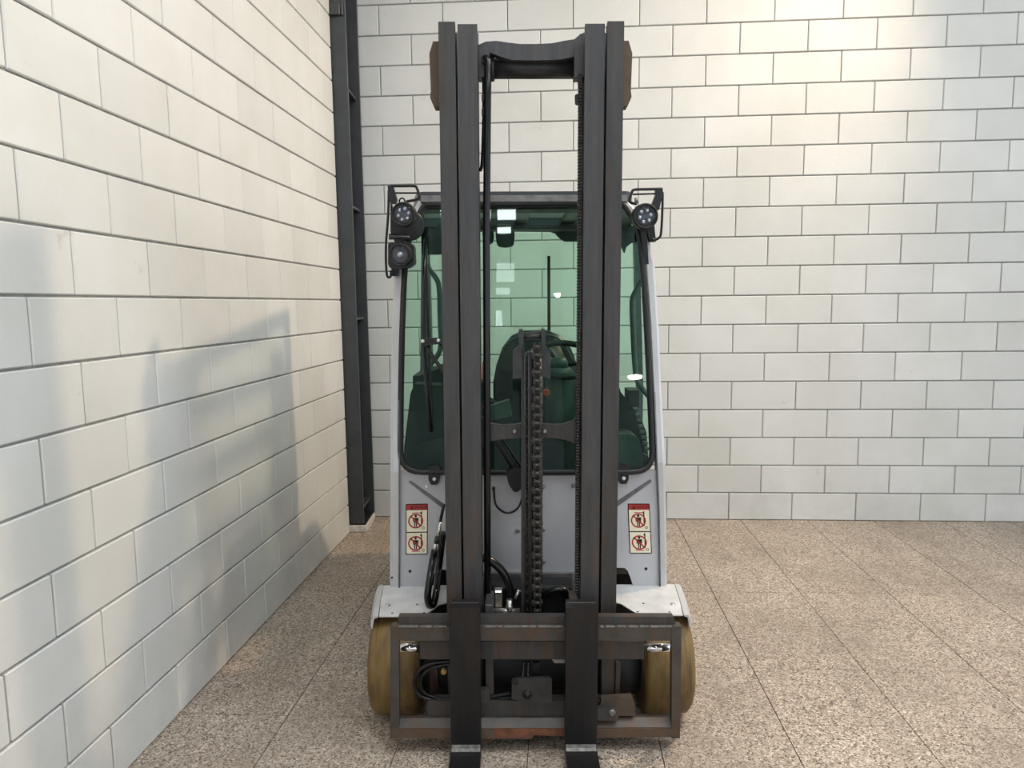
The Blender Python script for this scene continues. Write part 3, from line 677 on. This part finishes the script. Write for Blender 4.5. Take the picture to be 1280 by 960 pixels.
# grab bars beside the doors
for pts in ([(531, 318), (536, 335), (545, 348), (549, 360), (550, 395), (551, 430), (547, 444), (536, 458), (529, 470)], [(809, 338), (803, 350), (792, 369), (790, 382), (791, 410), (793, 450), (796, 474), (803, 486), (812, 497)]):
    q = MB(); q.tube([P(x, y, 3.05) for x, y in pts], .0115, 12, sub=5); q.build('grab_bar', M['bar'], T)
# mirrors under the roof
for x0, x1, yb in ((619.5, 643, 309.5), (603, 617, 306)):
    q = MB(); p = [P(x0, 288, 3.0), P(x1, 288, 3.0), P(x1+.5, 296, 3.0), P(x1-1, yb-2, 3.0), P((x0+x1)/2, yb, 3.0), P(x0+2, yb-2, 3.0), P(x0, 296, 3.0)]
    q.prism(rounded(p, .012), ext(.03), .005, 2); q.build('inside_mirror', M['black'], T)

# ---- inside the cab
# seat
sp = [(616.5, 478), (620, 458), (628, 435), (640, 420), (655, 414), (685, 413.5), (702, 420), (714, 436), (722, 458), (726, 478), (726, 560), (617, 560)]
q = MB(); q.prism([P(x, y, 3.42) for x, y in sp], ext(.13), .035, 4)
for f in q.bm.faces: f.smooth = True
ST = q.build('driver_seat', M['seat'], T)
q = MB(); c = P(671, 505, 3.2); q.box(c.x-.25, c.x+.25, 3.0, 3.48, .80, .93, .04, 3); q.build('seat_cushion', M['seat'], ST)
q = MB(); q.tube([P(625, 447, 3.405), P(636, 428, 3.405), P(655, 419, 3.405), P(686, 419, 3.405), P(703, 428, 3.405), P(716, 452, 3.405)], .006, 8, sub=5); q.build('seat_piping', M['colcover'], ST)
# console, floor and hood
q = MB(); q.box(-.49, .49, 2.80, 3.9, .60, .66, .01); q.build('cab_floor', M['dash'], T)
q = MB(); q.box(-.46, .46, 3.05, 3.85, .66, .82, .03, 2); q.build('battery_hood', M['dash'], T)
q = MB(); q.prism([P(x, y, 2.95) for x, y in ((505, 560), (513, 492), (518, 480), (552, 482), (556, 474), (604, 478), (612, 500), (640, 520), (640, 585), (505, 585))], ext(.10), .012, 2); q.build('dashboard', M['dash'], T)
q = MB(); q.prism([P(x, y, 2.90) for x, y in ((612, 508), (636, 500), (640, 520), (612, 526))], ext(.05), .006); q.build('display', M['colcover'], T)
q = MB(); q.prism([P(x, y, 3.15) for x, y in ((516, 470), (523, 470), (556, 458), (560, 540), (516, 540))], ext(.35), .015, 2); q.build('left_console', M['dash'], T)
q = MB(); q.prism([P(x, y, 2.97) for x, y in ((770, 470), (776, 490), (800, 520), (808, 540), (811, 580), (760, 580))], ext(.4), .02, 2); q.build('right_console', M['dash'], T)
for k in range(8):
    x, y = 795+k*1.9, 512+k*7.0; p = P(x, y, 2.94); q = MB(); q.box(p.x-.012, p.x+.012, 2.935, 2.968, p.z-.006, p.z+.006, .002); q.build('bellows_rib', M['colcover'], T)
q = MB(); q.prism(rounded([P(x, y, 2.83) for x, y in ((768, 543), (790, 543), (799, 548), (804, 572), (804, 588), (768, 588))], [.0, .02, .03, .02, 0, 0]), ext(.16), .015, 3); q.build('armrest_pod', M['colcover'], T)
q = MB(); q.prism([P(x, y, 2.86) for x, y in ((507, 574), (520, 556), (556, 548), (700, 545), (768, 552), (810, 570), (812, 588), (505, 588))], ext(.03), .006); q.build('dash_front', M['dash'], T)
for pts in ([(786, 488), (799, 488), (799, 512), (786, 508)],):
    q = MB(); q.prism([P(x, y, 3.15) for x, y in pts], ext(.12), .01); q.build('rear_battery_box', M['dash'], T)
# steering column and wheel
c = P(701, 450, 2.98); zb = P(701, 560, 2.98).z
q = MB(); q.lathe(Vector((c.x, 3.0, zb)), (0, 0, 1), [(0, .064), (P(701, 490, 2.98).z-zb, .064), (P(701, 470, 2.98).z-zb, .060), (P(701, 462, 2.98).z-zb, .050), (P(701, 459.5, 2.98).z-zb, .042)], 26); SCm = q.build('steering_column', M['colcover'], T)
q = MB(); q.lathe(Vector((c.x-.005, 3.0, P(701, 460, 2.98).z)), (0, 0, 1), [(0, .040), (.028, .036), (.042, .028), (.045, .015)], 20); q.build('column_head', M['colcover'], SCm)
wc = P(703, 449, 3.06); tilt = math.radians(24)
ring = [wc+Vector((math.cos(t)*.155, math.sin(t)*.155*math.cos(tilt), -math.sin(t)*.155*math.sin(tilt)*-1)) for t in [2*math.pi*k/40 for k in range(40)]]
q = MB(); q.tube(ring, .014, 12, closed=True); SW = q.build('steering_wheel', M['dash'], T)
for t in (0, 2.1, 4.2):
    q = MB(); q.tube([wc+Vector((0, 0, -.03)), wc+Vector((math.cos(t)*.15, math.sin(t)*.15*math.cos(tilt), math.sin(t)*.15*math.sin(tilt)))], .010, 8); q.build('wheel_spoke', M['dash'], SW)
q = MB(); q.lathe(P(682, 491, 2.80), (.2, -1, .1), [(-.06, .006), (-.02, .008), (0, .014), (.012, .016), (.02, .012)], 16); q.build('emergency_knob', M['knob'], T, 'orange-red emergency stop knob')
for x, y0, y1 in ((603, 452, 500), (607, 448, 500)): q = MB(); q.tube([P(x, y1, 3.0), P(x+1, y0, 3.0)], .004, 8); q.build('control_lever', M['knob'], T)

# ---- windscreen wiper: two parallel arms, link bar and blade
WY = -.03
q = MB(); q.tube([PG(650, 598, WY), PG(619, 548, WY), PG(553, 463, WY), PG(529, 428, WY)], [.012, .011, .008, .006], 8); WA = q.build('wiper_arm', M['black'], T)
q = MB(); q.tube([PG(661, 598, WY), PG(629, 549, WY), PG(572, 462, WY), PG(548, 427, WY)], [.007, .007, .006, .005], 8); q.build('follower_arm', M['black'], WA)
q = MB(); q.prism([PG(x, y, WY-.008) for x, y in ((528, 423), (551, 422), (551, 430), (540, 431), (528, 433))], (0, .01, 0), .002); q.build('link_bar', M['black'], WA)
for x, y in ((528.5, 426.5), (548, 425.5)): q = MB(); q.lathe(PG(x, y, WY-.009), (0, -1, .1), [(-.001, .0085), (.004, .008), (.006, .005)], 14); q.build('link_pin', M['zinc'], WA)
q = MB(); q.tube([PG(532, 300, -.018), PG(530, 350, -.02), PG(529.5, 430, -.024), PG(533, 480, -.02), PG(538.5, 540, -.016)], .0075, 8)
q.prism([PG(530.5, 300, -.016), PG(533.5, 300, -.016), PG(541, 540, -.012), PG(537.5, 540, -.012)], (0, .012, 0)); q.build('wiper_blade', M['rubber'], WA)
q = MB(); q.prism(rounded([P(x, y, 2.66) for x, y in ((632, 590), (645, 584), (660, 590), (660, 608), (643, 616), (636, 606))], .01), ext(.06), .004); q.build('wiper_motor', M['black'], T)
q = MB(); q.tube([P(617.5, 610, 2.70), P(618, 622, 2.70), P(621, 633, 2.695), (P(632, 641, 2.69)), P(644, 638, 2.69), P(651, 628, 2.69), P(654, 610, 2.69)], .0042, 8, sub=5); q.lathe(P(617, 611, 2.71), (0, -1, 0), [(-.01, .007), (.01, .006)], 10); q.build('wiper_cable', M['rubber'], T)

# ---- danger stickers
def sticker(c0, c1, c2, c3, lab):
    # corners in photo order: top left, top right, bottom right, bottom left
    Y = FY-.0012
    A, B, C, D = [P(x, y, Y) for x, y in (c0, c1, c2, c3)]
    A.y = B.y = C.y = D.y = Y
    def S(u, v, dy=0.): 
        p = (A*(1-u)+B*u)*(1-v) + (D*(1-u)+C*u)*v; return Vector((p.x, Y-dy, p.z))
    W_, H_ = (B-A).length, (D-A).length
    def poly(uv, dy, q): q.prism([S(u, v, dy) for u, v in uv], (0, .00025, 0)); return q
    q = MB(); q.prism(rounded([S(0, 0), S(1, 0), S(1, 1), S(0, 1)], .004), (0, .001, 0)); K = q.build('danger_sticker', M['ink'], T, lab)
    q = MB(); poly([(.04, .018), (.96, .018), (.96, .118), (.04, .118)], .0004, q); q.build('red_header', M['red'], K)
    for v0, v1 in ((.124, .548), (.568, .982)):
        q = MB(); poly([(.04, v0), (.96, v0), (.96, v1), (.04, v1)], .0004, q); q.build('cream_panel', M['cream'], K)
        cv = (v0+v1)/2; cu = .455; R = .34; k = W_/H_
        # crossed-out ring
        def fig(bits, mat, nm, dy):
            q = MB()
            for b in bits: poly(b, dy, q)
            q.build(nm, M[mat], K)
        ring = []; n = 28
        for i in range(n):
            a, b = 2*math.pi*i/n, 2*math.pi*(i+1)/n
            ring.append([(cu+R*math.cos(a), cv+R*k*math.sin(a)), (cu+R*math.cos(b), cv+R*k*math.sin(b)), (cu+R*.82*math.cos(b), cv+R*.82*k*math.sin(b)), (cu+R*.82*math.cos(a), cv+R*.82*k*math.sin(a))])
        w = .022; dg = R*.72
        ring.append([(cu-dg-w, cv-dg*k+w*k), (cu-dg+w, cv-dg*k-w*k), (cu+dg+w, cv+dg*k-w*k), (cu+dg-w, cv+dg*k+w*k)])
        fig(ring, 'red', 'prohibition_ring', .0011)
        hd = [(cu+.055*math.cos(2*math.pi*i/12), cv-.225*k+.055*k*math.sin(2*math.pi*i/12)) for i in range(12)]
        man = [hd, [(cu-.08, cv-.15*k), (cu+.08, cv-.15*k), (cu+.075, cv+.06*k), (cu-.075, cv+.06*k)],
               [(cu-.13, cv-.15*k), (cu-.08, cv-.15*k), (cu-.085, cv+.05*k), (cu-.12, cv+.05*k)], [(cu+.08, cv-.15*k), (cu+.13, cv-.15*k), (cu+.12, cv+.05*k), (cu+.085, cv+.05*k)],
               [(cu-.07, cv+.05*k), (cu-.012, cv+.05*k), (cu-.015, cv+.27*k), (cu-.06, cv+.27*k)], [(cu+.012, cv+.05*k), (cu+.07, cv+.05*k), (cu+.06, cv+.27*k), (cu+.015, cv+.27*k)]]
        mu = .71
        man += [[(mu-.022, cv-.44*k), (mu+.028, cv-.44*k), (mu+.028, cv+.24*k), (mu-.022, cv+.24*k)],
                [(mu-.05, cv-.40*k), (mu-.022, cv-.40*k), (mu-.022, cv-.33*k), (mu-.05, cv-.33*k)]]
        wr = []
        for i in range(14):
            a, b = 2*math.pi*i/14, 2*math.pi*(i+1)/14; r1, r2, uu, vv = .062, .040, .80, cv+.33*k
            wr.append([(uu+r1*math.cos(a), vv+r1*k*math.sin(a)), (uu+r1*math.cos(b), vv+r1*k*math.sin(b)), (uu+r2*math.cos(b), vv+r2*k*math.sin(b)), (uu+r2*math.cos(a), vv+r2*k*math.sin(a))])
        fig(man+wr, 'ink', 'pedestrian_and_mast', .0008)
        fv = cv-.37*k if v0 < .3 else cv+.37*k
        fig([[(.28, fv-.008), (.66, fv-.008), (.66, fv+.006), (.28, fv+.006)]], 'red', 'fork_line', .0008)
    q = MB(); poly([(.20, .105), (.33, .105), (.265, .035)], .0008, q); q.build('warning_triangle', M['ink'], K)
    cu_ = bpy.data.curves.new('danger_text', 'FONT'); cu_.body = 'DANGER'; cu_.size = .0165; cu_.align_x = 'CENTER'; cu_.align_y = 'CENTER'; cu_.extrude = .0002
    o = bpy.data.objects.new('danger_text', cu_); tm_ = bpy.data.meshes.new_from_object(o); bpy.data.objects.remove(o); tm_.materials.clear(); o = link('danger_text', tm_, M['ink'], K)
    o.location = S(.645, .068, .0008); o.rotation_euler = (math.pi/2, 0, 0)
sticker((507, 630), (535, 629.5), (534.5, 693), (507, 693.5), 'danger sticker on the left wing of the front panel')
sticker((784.5, 629.5), (812, 629.5), (815, 692), (787, 692), 'danger sticker on the right wing of the front panel')

# ---- work lights and their guards
def light(px, py, Y, r, axis, square, bowl, lab):
    c = P(px, py, Y); ax = Vector(axis).normalized()
    q = MB()
    if square:
        p = [P(px+dx, py+dy, Y+.012) for dx, dy in ((-16, -15), (9, -17), (16, -12), (17, 11), (10, 16), (-12, 18), (-16, 13))]
        q.prism(rounded(p, .01), ext(.06), .006, 2)
    q.lathe(c, ax, [(-.07, r*.45), (-.055, r*.75), (-.02, r), (.012, r), (.018, r*.96), (.018, r*.84), (.006, r*.80), (.002, r*.3)], 30)
    L = q.build('work_light', M['black'], T, lab)
    q = MB(); q.lathe(c, ax, [(.0035, r*.30), (.0045, r*.76), (.008, r*.79), (.006, r*.5), (.005, 0)], 26); q.build('reflector', M[bowl], L)
    u = ax.orthogonal().normalized(); w = ax.cross(u)
    if not square:
        for k in range(6):
            a = k*math.pi/3+.5; q = MB(); q.lathe(c+ax*.008+(u*math.cos(a)+w*math.sin(a))*r*.45, ax, [(0, r*.17), (.003, r*.15), (.0035, r*.05)], 10); q.build('light_emitter', M['reflector'], L)
    else: q = MB(); q.lathe(c+ax*.008, ax, [(0, r*.34), (.008, r*.28), (.012, r*.12), (.013, 0)], 14); q.build('light_emitter', M['reflector'], L)
    q = MB(); q.lathe(c, ax, [(.015, r*.835), (.020, r*.7), (.023, r*.4), (.024, 0)], 26); q.build('lens', M['clear'], L)
light(505, 268, 2.78, .047, (-.05, -1, -.05), False, 'darkref', 'upper round work light by the left pillar')
light(501, 318.5, 2.78, .045, (-.05, -1, -.05), True, 'darkref', 'lower work light in a square housing')
light(806, 270.5, 2.79, .050, (.06, -1, -.05), False, 'darkref', 'round work light at the right pillar')
q = MB(); q.lathe(P(512, 282, 2.85), (.35, -1, -.1), [(-.035, .02), (-.02, .045), (0, .060), (.004, .060), (.006, .054), (.006, 0)], 30); q.build('lamp_shell', M['paint_dark'], T)
def guard(Y, basket, midbar, plate_pts, loop, posts, nm='light_guard'):
    q = MB(); q.tube([P(x, y, Y) for x, y in basket], .0055, 8, sub=3)
    G = q.build(nm, M['black'], T)
    q = MB(); q.tube([P(x, y, Y) for x, y in midbar], .0035, 8); q.build('guard_bar', M['black'], G)
    q = MB(); q.prism([P(x, y, Y-.004) for x, y in plate_pts], ext(.03), .002); q.build('guard_plate', M['black'], G)
    q = MB(); q.tube([P(x, y, Y+.01) for x, y in loop], .005, 8, sub=3); q.build('guard_loop', M['black'], G)
    for pts in posts:
        q = MB(); q.prism([P(x, y, Y+.04) for x, y in pts], ext(.03), .003); q.build('guard_post', M['black'], G)
guard(2.80, [(488, 232.5), (500, 232.5), (517, 232.5), (521, 235), (524, 246), (520, 249.5), (508, 252)], [(494, 241.3), (522, 241.3)],
      [(484.5, 232), (491, 232), (496, 249), (494, 254), (488, 254), (485.5, 246)], [(486, 238), (485.5, 262), (484, 285), (482.5, 305), (482.5, 330), (484, 345), (488, 346), (489, 338)],
      [[(488, 252), (501, 286), (506, 300), (494, 304), (488, 290)], [(486, 292), (510, 294), (511, 299), (486, 299)], [(489, 334), (498, 334), (498, 345), (490, 345)]])
guard(2.82, [(828, 236), (812, 236.5), (794, 237), (790, 240), (787, 250), (788, 253), (796, 255)], [(791, 243), (822, 242)],
      [(820, 236), (828.5, 236), (829, 242), (824, 262), (818, 264), (815, 256), (820, 243)], [(828.5, 240), (828, 262), (826.5, 290), (824, 297), (818, 300), (815, 298)],
      [[(800, 285), (808, 285), (811, 330), (806, 330)], [(808, 284), (818, 282), (820, 302), (812, 302)]])
q = MB(); q.tube([P(499, 254, 2.79), P(500, 249, 2.79), P(504, 248, 2.79), P(507, 253, 2.79)], .003, 8, sub=4); q.build('lamp_cable', M['rubber'], T)
q = MB(); q.cyl(P(796, 254, 2.80), P(795, 247, 2.80), .008, 10); q.build('lamp_bolt', M['bare'], T)
q = MB(); q.tube([P(487, 296, 2.775), P(512, 297, 2.775)], .007, 10); q.build('lamp_pivot', M['paint_dark'], T)
